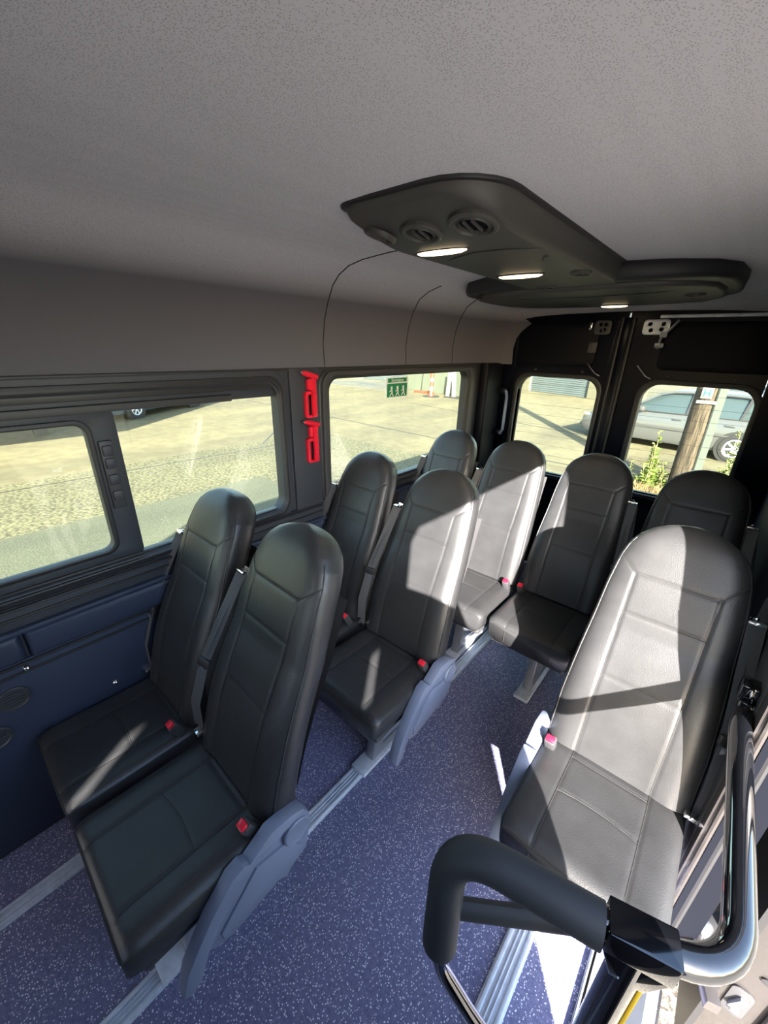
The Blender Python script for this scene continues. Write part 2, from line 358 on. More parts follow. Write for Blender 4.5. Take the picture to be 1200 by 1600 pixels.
strip('rib', -2.4, 3.0, .69, .70, XL+.025, XL+.035, RUBBER, trim8, .003)
for (yy, zz) in ((.01, .705), (.22, .485)):
    MB().lathe([(.001, .012), (.006, .010), (.010, .006), (.012, 0)][::-1], 12, Matrix.Translation((XL+.030, yy, zz)) @ Matrix.Rotation(pi/2, 4, 'Y')).build('screw', CHROME, trim8)
for (yy, zz, r) in ((-.045, .615, .042), (-.12, .50, .042)):
    q = MB().lathe([(r, 0), (r, .005), (r-.004, .008), (r-.008, .004)], 28, Matrix.Translation((XL+.030, yy, zz)) @ Matrix.Rotation(pi/2, 4, 'Y')).build('round_vent', SHELL, trim8)
    for k in range(5): MB().box((XL+.036, yy, zz-.022+.011*k), (.003, .055 if k % 4 else .035, .003)).build('slat', PNAVY, q)
# pillar bulge between windows
strip('trim_9', 1.115, 1.285, .86, 1.60, XL+.018, XL+.034, PNAVY, None, .008, kind='structure')

# -------------- emergency hammers
def hammer(z, label):
    t = thing('emergency_hammer', label, 'hammer', (XL+.034, 1.215, z), 0, 'red emergency hammers on the window pillar')
    MB().prism(rrect(-.030, .030, -.185, -.065, .012), 0, .022, 'x', bev=.003, holes=[rrect(-.016, .012, -.172, -.080, .006)]).build('holder', RED, t)
    MB().prism(rrect(-.028, .028, -.183, -.067, .012), .0, .004, 'x').build('holder_back', RUBBER, t)
    MB().prism([(.000, -.18), (.024, -.18), (.022, .0), (-.002, .0)], .018, .036, 'x', bev=.004).build('handle', RED, t)
    for k in range(10): MB().box((.037, .010, -.17+k*.011), (.004, .022, .004), .001).build('grip_rib', RED, t)
    MB().box((.016, .0, -.035), (.024, .036, .05), .005).build('clip', RED, t)
    MB().tube([(.028, .030, -.004), (.030, .01, .002), (.03, -.03, .012), (.028, -.052, .018)], [.012, .012, .013, .008], 12).build('head', RED, t)
    MB().tube([(.028, -.050, .018), (.028, -.062, .020)], [.006, .002], 10).build('striking_tip', CHROME, t)
    return t
hammer(1.565, 'upper of the two red emergency hammers on the pillar between the side windows')
hammer(1.350, 'lower of the two red emergency hammers on the pillar between the side windows')

# ------------------------------------------------------------------ rear doors
def rdoor(name, x0, x1, wx0, wx1, sgn):
    d = MB().prism([(x0, 0), (x1, 0), (x1, 1.93), (x0, 1.93)], YR-.02, YR+.05, 'y',
        holes=[rrect(wx0, wx1, .80, 1.515, .10)]).build(name, BLACKP, kind='structure', ang=30)
    a, b = (wx0-.03, wx1+.03)
    MB().prism(rrect(a, b, .77, 1.545, .11), YR-.035, YR+.03, 'y', bev=.006, holes=[rrect(wx0, wx1, .80, 1.515, .10)]).build('window_trim', RUBBER, d)
    MB().prism(rrect(wx0-.02, wx1+.02, .78, 1.53, .09), YR+.03, YR+.034, 'y').build('pane', GLASS, d, smooth=False)
    for k in range(9): MB().box(((wx0+wx1)/2, YR+.028, .86+.075*k), (wx1-wx0, .001, .0012)).build('heater_wire', SEAM, d, smooth=False)
    px0, px1 = (wx0-.04, wx1-.06) if sgn < 0 else (wx0+.04, wx1+.04)
    MB().prism(rrect(px0, px1, 1.60, 1.87, .04), YR-.035, YR-.015, 'y', bev=.008).build('inset_panel', DARKP, d)
    MB().prism(rrect(px0, px1, .15, .70, .04), YR-.035, YR-.015, 'y', bev=.008).build('inset_panel', DARKP, d)
    for px in (wx0+.12, wx1-.12): MB().box((px, YR-.036, 1.565), (.018, .01, .012), .003).build('clip', SHELL, d)
    return d
d1 = rdoor('door_1', -1.38, -.675, -1.335, -.765, -1)
d2 = rdoor('door_2', -.665, .08, -.50, .065, 1)
# centre post seals and hardware
MB().tube([(-.705, YR-.03, .1), (-.705, YR-.03, 1.9)], .010, 8).build('seal', RUBBER, d1)
MB().tube([(-.64, YR-.03, .1), (-.64, YR-.03, 1.9)], .012, 8).build('seal', RUBBER, d2)
MB().box((-.672, YR-.035, .95), (.045, .02, 1.9), .006).build('cover_strip', BLACKP, d1)
MB().tube([(-.735, YR-.028, 1.62), (-.725, YR-.03, 1.88)], .003, 6).build('edge_bead', CHROME, d1)
def holed(x0, x1, z0, z1, M, d, label):
    hs = [rrect(x-.012, x+.012, z-.012, z+.012, .0115, 4) for x, z in ((x0+.035, z1-.025), (x1-.035, z1-.025), (x1-.04, z0+.03), (x0+.045, z0+.025))]
    return MB().prism(rrect(x0, x1, z0, z1, .02), YR-.05, YR-.042, 'y', bev=.002, holes=hs).build('hinge_plate', M, d, label=label)
holed(-.58, -.44, 1.80, 1.885, ALU, d2, 'bright aluminium plate with round holes')
holed(-.86, -.76, 1.80, 1.885, SHELL, d1, 'dark plate with round holes')
MB().box((-.885, YR-.045, 1.855), (.016, .012, .05), .003).build('striker', CHROME, d1)
l = MB(); l.tube([(-.40, YR-.05, 1.88), (-.44, YR-.055, 1.82), (-.47, YR-.05, 1.78), (-.475, YR-.05, 1.72)], .008, 8); l.box((-.46, YR-.05, 1.80), (.04, .02, .03), .005); l.box((-.47, YR-.05, 1.74), (.05, .02, .03), .006)
l.build('latch_linkage', STEEL, d2)
MB().box((-.85, YR-.045, 1.72), (.06, .02, .07), .008).build('latch_block', SHELL, d1)
for d, x in ((d1, -.86), (d2, -.56)): MB().tube([(x, YR-.04, 1.62), (x+.02, YR-.05, 1.60), (x+.06, YR-.05, 1.56), (x+.09, YR-.04, 1.545)], .0035, 6).build('pull_cable', STEEL, d)
MB().box((-.22, YR-.055, 1.90), (.56, .02, .018), .004).build('trim_10', ALU, kind='structure')

# ------------------------------------------------------------------ ceiling console
con = thing('ceiling_console', 'black T shaped air vent console on the grey ceiling above the aisle', 'console', (-.58, 1.4, 2.0))
def C(o): o.parent = con; o.location = (.58, -1.4, -2.0); return o
XS0, XS1, YS0, ZC = -.925, -.50, .865, 2.036
def stemz(u, y):
    e = 1-min(1, (1-abs(u))/.13); e = 1-e**2.2
    f = min(1, max(0, (y-YS0)/.26)); f = sin(f*pi/2)**.9
    return ZC-.006-.068*max(0, e)*(.25+.75*f)*(f > 0)
gr_ = []
for i in range(41):
    y = YS0+(2.15-YS0)*(i/40)**1.4; d = y-YS0; r = []
    cutL = .05*(1-sqrt(max(0, 1-((.05-d)/.05)**2))) if d < .05 else 0
    cutR = .15*(1-sqrt(max(0, 1-((.15-d)/.15)**2))) if d < .15 else 0
    x0, x1 = XS0+cutL+.05*max(0, .15-d)*0, XS1-cutR
    gr_.append([(x0, y, ZC)]+[(x0+(x1-x0)*(u+1)/2, y, stemz(u, y)) for u in [sin((-1+2*j/30)*pi/2)*.5+(-1+2*j/30)*.5 for j in range(31)]]+[(x1, y, ZC)])
def rotf(p):   # the front edge runs slightly aslant
    return p
C(MB().grid(gr_).build('stem_housing', CONSOLE, ang=60))
C(MB().prism(rrect(-.935, -.49, .855, 2.05, .1, rs=(.02, .02, .055, .155)), 2.026, 2.042, 'z', bev=.004).build('stem_rim', RUBBER))
cross = [(-.50, 2.0), (-.35, 2.03), (-.2, 2.10), (-.13, 2.2), (-.11, 2.4), (-.13, 2.7), (-.22, 2.88), (-.45, 2.95), (-.72, 2.97), (-1.0, 2.95), (-1.25, 2.86), (-1.35, 2.7), (-1.37, 2.45), (-1.35, 2.25), (-1.25, 2.10), (-1.1, 2.03), (-.92, 2.0)]
def inset(P, k, cx=-.73, cy=2.48): return [(cx+(x-cx)*k[0], cy+(y-cy)*k[1]) for x, y in P]
C(MB().prism(cross, 1.965, 2.04, 'z', bev=.030).build('cross_housing', CONDARK))
C(MB().prism(inset(cross, (.90, .84)), 1.945, 1.99, 'z', bev=.018).build('cross_cover', CONSOLE))
C(MB().tube([(-1.22, 2.16, 1.951), (-1.0, 2.28, 1.944), (-.72, 2.33, 1.944), (-.4, 2.28, 1.944), (-.24, 2.20, 1.95)], .002, 6).build('seam', SEAM))
C(MB().tube([(-.905, 1.33, 1.966), (-.80, 1.25, 1.9605), (-.71, 1.215, 1.9605), (-.63, 1.225, 1.9605), (-.53, 1.275, 1.963)], .0018, 6).build('seam', SEAM))
C(MB().box((-.575, 1.41, 1.9595), (.010, .075, .003), rot=(0, 0, .45)).build('slot', RUBBER))
def vent(x, y, z, r, tx=0, ty=0, cat='air_nozzle'):
    M = Matrix.Translation((x, y, z)) @ Matrix.Rotation(tx, 4, 'X') @ Matrix.Rotation(ty, 4, 'Y') @ Matrix.Rotation(pi, 4, 'X')
    o = C(MB().lathe([(r, -.004), (r, .006), (r*.92, .010), (r*.80, .010), (r*.74, .003), (r*.62, .004), (r*.58, .009), (r*.56, .003), (r*.55, -.002)], 32, M).build(cat, CONSOLE))
    q = MB().lathe([(r*.56, .0), (r*.55, .0025)], 24, M).build('dark_core', DARKP, o)
    f = MB()
    for k in (-.22, .16): f.box((r*k, 0, .007), (.0035, r*.95, .008), .001)
    f.v = [tuple(M @ Vector(p)) for p in f.v]; f.build('blade', CONSOLE, o)
vent(-.595, 1.0, 1.976, .062, -.18); vent(-.745, .995, 1.976, .055, -.18); vent(-.872, .975, 1.982, .046, -.15, .25)
vent(-.56, 1.72, 1.962, .036); vent(-.28, 2.42, 1.947, .04); vent(-.80, 2.02, 1.965, .04)
def lampf(x, y, z, L, wd, rz, e):
    fr_ = MB().prism([(L/2*cos(t)*(1), wd/2*sin(t)) for t in [2*pi*i/28 for i in range(28)]], -.004, .002, 'z', bev=.001)
    M = Matrix.Translation((x, y, z)) @ Matrix.Rotation(rz, 4, 'Z'); fr_.v = [tuple(M @ Vector((p[0]*1.08, p[1]*1.15, p[2]))) for p in fr_.v]
    o = C(fr_.build('lamp_bezel', CONDARK))
    le = MB().lathe([(.5, .002), (.49, -.002), (.42, -.006), (.2, -.008), (.02, -.0085)], 28)
    le.v = [tuple(M @ Vector((p[0]*L, p[1]*wd, p[2]-.004))) for p in le.v]; le.build('lamp_lens', LAMPM, o)
    ld = bpy.data.lights.new('reading_lamp', 'AREA'); ld.shape = 'ELLIPSE'; ld.size = L; ld.size_y = wd; ld.energy = e; ld.color = (1, .78, .5)
    lo = bpy.data.objects.new('lamp_light', ld); COL.objects.link(lo); lo.location = (x+.58, y-1.4, z-.016-2.0); lo.rotation_euler = (0, 0, rz); lo.parent = con
lampf(-.785, 1.15, 1.964, .165, .042, .1, .3); lampf(-.765, 1.66, 1.962, .17, .045, .1, .3); lampf(-.69, 2.78, 1.943, .14, .04, 0, .3)

# ------------------------------------------------------------------ seat tracks on the floor
def track(name, x0, x1, y0, y1, label):
    t = thing(name, label, 'rail', ((x0+x1)/2, y0, 0)); L = y1-y0; wd = x1-x0
    MB().box((0, L/2, .004), (wd, L, .008), .002).build('base_plate', ALU, t)
    for s in (-1, 1):
        MB().box((s*(wd/2-.011), L/2, .009), (.012, L, .010), .002).build('flange', ALU, t)
        MB().box((s*.006, L/2, .010), (.004, L, .008), .001).build('groove_lip', ALU, t)
    return t
track('seat_track', -1.345, -1.285, -2.2, 3.0, 'aluminium seat track nearest the left side wall, under the window seats')
track('seat_track', -.848, -.786, -2.2, 3.0, 'long aluminium seat track under the left aisle seats')
track('seat_track', -.108, -.036, -2.2, 3.0, 'wide aluminium seat track under the single seat, right of the aisle')
track('seat_track', .105, .128, .58, 1.0, 'narrow aluminium strip on the floor beside the sliding door step')
tag(MB().prism([(.205, -.12), (.262, -.12), (.262, .012), (.25, .02), (.205, .012)], -1.6, 1.0, 'y', bev=.003).build('door_sill', STEEL), 'grey metal sill along the edge of the floor at the sliding door', 'sill')

# ------------------------------------------------------------------ seats
BW = [(0, .212), (.18, .210), (.34, .200), (.48, .189), (.58, .182), (.67, .171), (.72, .157), (.755, .136), (.782, .106), (.80, .072), (.81, .040), (.815, .004)]
def hw(h):
    for (a, b), (c, d) in zip(BW, BW[1:]):
        if a <= h <= c: t = (h-a)/(c-a); t = t; return b+(d-b)*t
    return BW[-1][1]
SL = .26/.72; LN = sqrt(1+SL*SL)
def backpos(x, h, off):
    """point on the backrest: h along the slope, off = distance in front of the middle plane"""
    cv = .018*sin(pi*min(1, h/.45))-.03*max(0, (h-.5)/.3)**2      # lumbar swell, head end nods back
    o = off+cv
    return (x, .405+h*SL/LN-o/LN, .45+h/LN+o*SL/LN)
def groove(x, h):
    def g(d, wd=.0045): return math.exp(-(d/wd)**2)
    d = 0
    if h < .63: d += .003*g(abs(x)-.108)
    if abs(x) < .108: d += .003*g(h-.627)+.0025*g(h-.50)+.0025*g(h-.29)
    else:
        t = (abs(x)-.108)/.05; d += .003*g(h-(.627+.05*t))
    return d
def front_off(x, h):
    wv = hw(h); u = min(1, abs(x)/wv); vt = min(1, max(0, (h-.69)/.125))
    s = sqrt(max(0, 1-u**6))*sqrt(max(0, 1-vt**4))
    bol = .012*math.exp(-((abs(x)-.165)/.05)**2)*(1-min(1, h/.7))
    return s, .048*s+bol*s-groove(x, h)*s
def make_back():
    nh, nu = 130, 84; F = []
    hs = [.815*sin(i/nh*pi/2)*.4+.815*i/nh*.6 for i in range(nh+1)]
    for h in hs:
        r = []; wv = hw(h)
        us = [-1+2*j/nu for j in range(nu+1)]; us = [sin(u*pi/2)*.35+u*.65 for u in us]
        for u in us: s, o = front_off(u*wv, h); r.append(backpos(u*wv, h, o))
        for u in reversed(us[1:-1]): s, o = front_off(u*wv, h); r.append(backpos(u*wv, h, -.080*s))
        F.append(r)
    b = MB().grid(F, closed=True); n = len(F[0]); b.f.append(tuple(range(n))[::-1]); b.f.append(tuple(nh*n+j for j in range(n)))
    return b
def cush_top(x, y):
    e = min(1, abs(x)/.208); f = max(0, (.05-y)/.05)
    z = .462-.02*y-.022*e**14-.02*f**3+.003*math.exp(-((abs(x)-.16)/.04)**2)
    def g(d, wd=.0045): return math.exp(-(d/wd)**2)
    d = .003*g(abs(x)-.11)
    if abs(x) < .11: a = .03*(1-(x/.11)**2); d += .0025*(g(y-(.345+a*.0))+g(y-(.20+a*.4)))
    return z-d
def make_cushion():
    ny, nx = 80, 72; R = []
    for i in range(ny+1):
        y = .47*(i/ny); wv = .205-.012*max(0, (.03-y)/.03)**2
        r = [(wv*u, y, cush_top(wv*u, y)) for u in [sin((-1+2*j/nx)*pi/2)*.35+(-1+2*j/nx)*.65 for j in range(nx+1)]]
        r += [(wv-.004, y, .37), (wv-.03, y+.01, .335), (-wv+.03, y+.01, .335), (-wv+.004, y, .37)]
        R.append(r)
    b = MB().grid(R, closed=True); n = len(R[0]); b.f.append(tuple(range(n))[::-1]); b.f.append(tuple(ny*n+j for j in range(n)))
    return b
def seams_back(m):
    b = MB()
    def ln(pts, r=.0014):
        b.tube([backpos(x, h, front_off(x, h)[1]+.0006) for x, h in pts], r, 5)
    for s in (-1, 1):
        ln([(s*.108, .01+.0617*i) for i in range(11)]); ln([(s*(.108+.052*i/6), .627+.052*i/6) for i in range(7)])
    for h in (.627, .50, .29): ln([(-.108+.216*i/12, h) for i in range(13)])
    return b
def piping():
    b = MB(); P = []
    for s in (-1, 1):
        q = [(s*hw(h)*.955, h) for h in [.02+.03*i for i in range(25)]]
        P.append(q)
    top = [(hw(.765)*.9*cos(pi*i/10), .745+.028*sin(pi*i/10)) for i in range(11)]
    path = P[1]+[(.955*hw(h), h) for h in (.75,)]
    for q in P: b.tube([backpos(x, h, front_off(x, h)[1]+.001) for x, h in q], .0022, 6)
    return b
def seams_cush():
    b = MB()
    for s in (-1, 1):
        b.tube([(s*.11, y, cush_top(s*.11, y)+.0006) for y in [.004+.0225*i for i in range(20)]]+[(s*.11, .465, .452)], .0014, 5)
        b.tube([(s*.11, -.0005, .42), (s*.11, -.0005, .36)], .0014, 5)
    b.tube([(x, .0, cush_top(x, 0)-.001) for x in [-.19+.019*i for i in range(21)]], .0022, 6)
    for y0, a in ((.345, 0), (.20, .012)):
        b.tube([(x, y0+a*(1-(x/.11)**2), cush_top(x, y0+a*(1-(x/.11)**2))+.0006) for x in [-.11+.22*i/10 for i in range(11)]], .0012, 5)
    return b
BACK = make_back(); CUSH = make_cushion(); SB = seams_back(1); SC = seams_cush(); PP = piping()
def make_seat(m, cover, legx, label):
    """m=+1: belt on the left, buckle and side cover on the right; m=-1 mirrored"""
    t = thing('passenger_seat', label, 'seat', (0, 0, 0), 0, 'black leather passenger seats')
    def X(b): b.v = [(p[0]*m, p[1], p[2]) for p in b.v]; return b
    bk = BACK.build('backrest', LEATHER, t, ang=60); SB.build('seam', SEAM, bk); PP.build('piping', LEATHER, bk)
    cu = CUSH.build('cushion', LEATHER, t, ang=60); SC.build('seam', SEAM, cu)
    MB().grid([[backpos(x, h, -.081-.012*sin(pi*min(1, max(0, (h-.02)/.62)))*(1-(x/.2)**4)) for x in [-.17+.034*i for i in range(11)]] for h in [.04+.06*i for i in range(11)]]).build('back_shell', SHELL, t)
    MB().box((0, .24, .325), (.37, .42, .03), .01).build('seat_pan', SHELL, t)
    # pedestal
    leg = X(MB().prism([(.12, .03), (.40, .03), (.34, .32), (.16, .32)], legx-.022, legx+.022, 'x', bev=.006, holes=[[(.19, .08), (.33, .08), (.29, .27), (.22, .27)]])).build('pedestal', STEEL, t)
    X(MB().prism([(.195, .07), (.325, .07), (.285, .28), (.225, .28)], legx-.012, legx+.012, 'x')).build('web_panel', PGREY, leg)
    X(MB().box((legx, .26, .026), (.075, .42, .02), .004)).build('foot', ALU, leg)
    X(MB().tube([(legx, .42, .04), (legx, .48, .30)], .014, 8)).build('brace', STEEL, leg)
    # belt
    g = backpos(-.195*m, .595, .03); a = (-.228*m, .375, .485)
    mid1 = backpos(-.222*m, .27, .058)
    be = MB().strap([g, backpos(-.205*m, .45, .052), mid1, backpos(-.226*m, .12, .06), a], .040, .002, (1*m, .35, -.05)).build('belt', BELT, t)
    MB().strap([backpos(-.20*m, .585, .0), backpos(-.226*m, .42, .012), backpos(-.236*m, .22, .02), (-.236*m, .42, .46)], .040, .002, (1*m, .8, 0)).build('webbing', BELT, be)
    MB().strap([backpos(-.19*m, .59, .015), backpos(-.200*m, .45, .055), backpos(-.212*m, .30, .066)], .006, .003, (1*m, .3, 0)).build('fold', BELT, be)
    MB().box(g, (.042, .022, .012), .004, rot=(-.3, 0, 0)).build('belt_guide', CHROME, t)
    MB().tube([backpos(-.165*m, .60, .0), (g[0], g[1]+.01, g[2]+.01)], .006, 8).build('guide_stalk', CHROME, t)
    tg = MB().box(mid1, (.052, .014, .032), .004, rot=(-.3, 0, .3)).build('belt_tongue', RUBBER, t)
    MB().box((mid1[0], mid1[1]-.010, mid1[2]-.034), (.022, .004, .038), .002).build('tongue_plate', STEEL, tg)
    MB().box((a[0]+.02*m, a[1]-.01, a[2]-.005), (.035, .03, .018), .005).build('belt_anchor', CHROME, t)
    # buckle
    bu = MB().box((.178*m, .325, .478), (.034, .032, .075), .006, rot=(.45, 0, 0)).build('buckle', SHELL, t)
    MB().box((.178*m, .307, .513), (.028, .022, .014), .004, rot=(.45, 0, 0)).build('release_button', RED, bu, label='red release button')
    if cover:
        pl = [(.14, .30), (.17, .38), (.25, .44), (.35, .49), (.42, .488), (.46, .47), (.481, .42), (.481, .372), (.461, .28), (.403, .256), (.387, .232), (.354, .262), (.286, .243), (.216, .232), (.17, .25), (.15, .27)]
        cv = X(MB().prism(pl, .212, .238, 'x', bev=.008)).build('side_cover', PGREY, t)
        X(MB().prism([(.30, .42), (.40, .40), (.44, .33), (.43, .29), (.36, .275), (.26, .26), (.19, .262), (.185, .30)], .232, .246, 'x', bev=.007)).build('bulge_panel', PGREY, cv)
        MM = Matrix.Translation((.248*m, .425, .420)) @ Matrix.Rotation(m*pi/2, 4, 'Y')
        MB().lathe([(.042, -.012), (.042, .002), (.038, .006), (.034, .004), (.001, .005)], 28, MM).build('pivot_cap', PGREY, cv)
        ar = [(.474, .44), (.454, .478), (.417, .495), (.353, .500), (.284, .458), (.268, .470), (.235, .462), (.202, .425), (.169, .390), (.138, .344), (.10, .282), (.075, .205), (.092, .185), (.12, .203), (.152, .284), (.183, .335), (.22, .375), (.27, .415), (.33, .445), (.40, .455), (.44, .42)]
        X(MB().prism(ar, .205, .246, 'x', bev=.004)).build('armrest', PGREY, t)
    return t
def put(o, x, y, label, rz=0):
    o.location = (x, y, 0); o.rotation_euler = (0, 0, rz); o['label'] = label; return o
aisle = put(make_seat(1, True, .065, ''), -.882, -.035, 'nearest black leather aisle seat in the front left pair, with grey side cover', -.02)
wseat = put(make_seat(1, False, .01, ''), -1.315, -.035, 'front left black leather seat against the sliding window, sun streak on its cushion', 0)
put(copy_tree(wseat), -1.315, .765, 'black leather seat in the middle left pair, beside the window pillar with the hammers')
put(copy_tree(aisle), -.872, .765, 'black leather aisle seat in the middle left pair, with curved shadows on its backrest')
put(copy_tree(wseat), -1.325, 1.585, 'rear bench seat in the far left corner, mostly hidden by the seat before it')
put(copy_tree(wseat), -.895, 1.585, 'second rear bench seat from the left wall, its backrest in sunlight')
for o_ in [o for o in COL.objects if o.name.startswith('passenger_seat') and o.location.x < -1.2]: o_.scale.x = .93
rs = put(make_seat(-1, True, .07, ''), .003, .775, 'single black leather seat by the sliding door, brightly sunlit, nearest on the right', 0)
rseat = put(make_seat(-1, False, -.01, ''), -.46, 1.60, 'third rear bench seat from the left wall, before the centre post of the back doors')
put(copy_tree(rseat), -.01, 1.62, 'rear bench seat at the far right, in shade behind the single sunlit seat')
rs['label'] = 'single black leather seat by the sliding door, brightly sunlit, nearest on the right'

# ------------------------------------------------------------------ entry grab rail
gr = thing('entry_handrail', 'gloss black entry handrail with foam padded hoop beside the single seat and door step', 'handrail', (.10, .50, 0))
KR = 1.242
def Pg(pts): return [(x*KR-.10, y*KR-.50, (z-1.7)*KR+1.7) for x, y, z in pts]
def arc(pts, n=6):
    """round every inner corner of a polyline"""
    P = [Vector(p) for p in pts]; out = [P[0]]
    for i in range(1, len(P)-1):
        a, b, c = P[i-1], P[i], P[i+1]; r = min(.095, (a-b).length*.48, (c-b).length*.48)
        s = b+(a-b).normalized()*r; e = b+(c-b).normalized()*r
        for k in range(n+1): t = k/n; out.append(s*(1-t)**2+b*2*t*(1-t)+e*t*t)
    out.append(P[-1]); return out
MB().tube(arc(Pg([(.172, .915, 1.045), (.167, .86, 1.04), (.176, .430, 1.04), (-.0, .378, 1.04)]), 10), .0225, 20).build('rail', GLOSSB, gr)
MB().tube(arc(Pg([(.045, .385, 1.04), (-.146, .342, 1.04), (-.126, .303, .875), (-.125, .302, .865)]), 10), .0325, 22).build('foam_grip', FOAM, gr)
MB().tube(arc(Pg([(-.126, .303, .88), (-.122, .303, .80), (-.052, .338, .64)])+[(-.03, -.01, .16), (-.015, -.005, .12)], 6), .0155, 14).build('lower_tube', GLOSSB, gr)
MB().tube(Pg([(-.132, .318, .925), (.055, .452, .925), (.08, .41, .96)]), .016, 12, ry=.023).build('crossbar', FOAM, gr)
MB().tube([(.001, .0, .86), (.001, .0, .02)], .025, 18).build('post', GLOSSB, gr)
cl = MB(); cl.prism([(-.046, -.027), (.046, -.027), (.046, .025), (-.046, .025)], -.0275, .0275, 'y', bev=.005); cl.prism([(-.05, -.02), (.05, -.02), (.022, -.085), (-.026, -.085)], -.022, .022, 'y', bev=.003)
cl.build('clamp', GLOSSB, gr).location = (.004, .0, .88); bpy.data.objects['clamp'].rotation_euler = (0, 0, .26)
MB().box((.034, .020, .42), (.006, .014, .76), .001).build('yellow_edge', YELLOW, gr)
MB().lathe([(.042, 0), (.042, .006), (.032, .012)], 20).build('floor_flange', GLOSSB, gr)
br = MB(); br.box((.225-.10, 1.145-.50, .885), (.06, .03, .065), .008); br.box((.215-.1, 1.17-.5, .93), (.05, .05, .05), .006); br.build('wall_bracket', GLOSSB, gr)
MB().box((.245-.10, 1.127-.50, .875), (.06, .004, .055), .002).build('bracket_plate', CHROME, gr)

# ------------------------------------------------------------------ right door opening
tr = MB().prism([(.228, 1.07), (.262, 1.06), (.280, 1.08), (.280, 1.13), (.26, 1.16), (.226, 1.15)], -.35, 1.15, 'z', bev=.004).build('trim_11', PINKP, kind='structure')
MB().tube([(.270, 1.07, -.35), (.270, 1.07, 1.15)], .012, 10).build('door_seal', RUBBER, tr)
MB().tube([(.243, 1.066, -.35), (.243, 1.066, 1.15)], .007, 8).build('seal_lip', PINKP, tr)
MB().prism([(1.10, .3), (1.7, .3), (1.6, 1.0), (1.12, 1.1)], .225, .25, 'x', bev=.01).build('trim_12', SHELL, kind='structure')
MB().box((.295, 1.10, .66), (.03, .03, .05), .006).build('striker', ALU, tr)
# slid open side door outside
sdr = thing('sliding_door', 'taupe edge of the open sliding side door outside, with recessed latch', 'door', (.45, 1.1, 0))
MB().prism([(-.035, -.45), (.10, -.45), (.10, 1.75), (-.035, 1.75)], 0, 1.25, 'y', bev=.006).build('door_shell', PINKP, sdr)
MB().prism([(-.045, -.45), (-.03, -.45), (-.03, 1.7), (-.045, 1.7)], -.004, 1.2, 'y').build('inner_lining', RUBBER, sdr)
MB().prism(rrect(-.015, .035, -.10, .03, .018), -.006, .0, 'y', bev=.001).build('latch_recess', SHELL, sdr)
MB().box((.008, -.012, -.03), (.018, .014, .06), .004, rot=(0, .3, 0)).build('latch_claw', STEEL, sdr)
MB().box((.012, -.010, -.065), (.02, .012, .022), .004).build('latch_bolt', STEEL, sdr)
MB().lathe([(.012, 0), (.012, .004), (.006, .005)], 16, Matrix.Translation((.03, -.001, .12)) @ Matrix.Rotation(pi/2, 4, 'X')).build('grommet', RUBBER, sdr)
MB().tube([(.075, -.008, -.45), (.075, -.008, 1.7)], .010, 8).build('door_seal', RUBBER, sdr)
# door carriage (guide arm) seen in the gap
ga = thing('door_guide_arm', 'metal guide arm bracket of the sliding door seen in the gap beside the door pillar', 'bracket', (.305, 1.085, .13))
MB().prism([(0, 0), (.05, .01), (.10, .10), (.07, .12), (.03, .06), (-.02, .04)], -.03, .005, 'z', bev=.003).build('arm', SHELL, ga)
MB().prism([(.0, .0), (.03, .0), (.08, -.14), (.05, -.15)], -.03, .01, 'z', bev=.003).build('arm_plate', PINKP, ga)
MB().box((.045, -.01, -.03), (.03, .06, .03), .006).build('arm_block', RUBBER, ga)
MB().lathe([(.016, 0), (.016, .03), (.008, .034)], 16, Matrix.Translation((.03, .02, .0))).build('roller', STEEL, ga)
# step tread under the opening
tag(MB().prism(rrect(.262, .335, .97, 1.12, .01), -.32, -.28, 'z', bev=.004).build('step_end', RUBBER), 'black plastic end of the outer step below the door pillar', 'step')

# ------------------------------------------------------------------ cab end (behind the camera)
MB().prism([(-1.6, -.1), (.3, -.1), (.3, 2.05), (-1.6, 2.05)], -2.52, -2.46, 'y', holes=[rrect(-1.4, 0, 1.35, 1.7, .08)]).build('wall_front', DARKP, kind='structure')

# ------------------------------------------------------------------ outside: ground
def slab(name, x0, x1, y0, y1, z, M):
    return MB().box(((x0+x1)/2, (y0+y1)/2, z-.1), (x1-x0, y1-y0, .2)).build(name, M, kind='structure', smooth=False)
slab('ground', -60, 60, -40, 70, G-.004, CONC)
slab('aggregate_paving', -8.9, -.2, -12, 7.4, G, GRAVEL)
slab('grey_strip', -6.35, -2.2, -12, 3.9, G+.004, groundmat('fine_grey_ground', (.105, .11, .082), (.068, .072, .052), 60))  # darker grey-green strip with finer grain
slab('pebble_paving', -.2, 6, -12, 6.5, G, PEBBLE)
slab('verge', -1.6, 6, 6.5, 11.0, G+.01, DIRT)
cj = MB()
for (a, b) in (((-9.0, -12), (-8.2, 7.4)), ((-16, 9.5), (-2, 9.0)), ((-11, 14.5), (-2.5, 12.6)), ((-8.6, 5.4), (-12.5, 9.4))):
    cj.strap([(a[0], a[1], G+.0), (b[0], b[1], G+.0)], .03, .006, (1, .2, 0))
tag(cj.build('pavement_joint', RUBBER), 'dark joints and cracks in the sunlit yard concrete', 'crack')['kind'] = 'stuff'

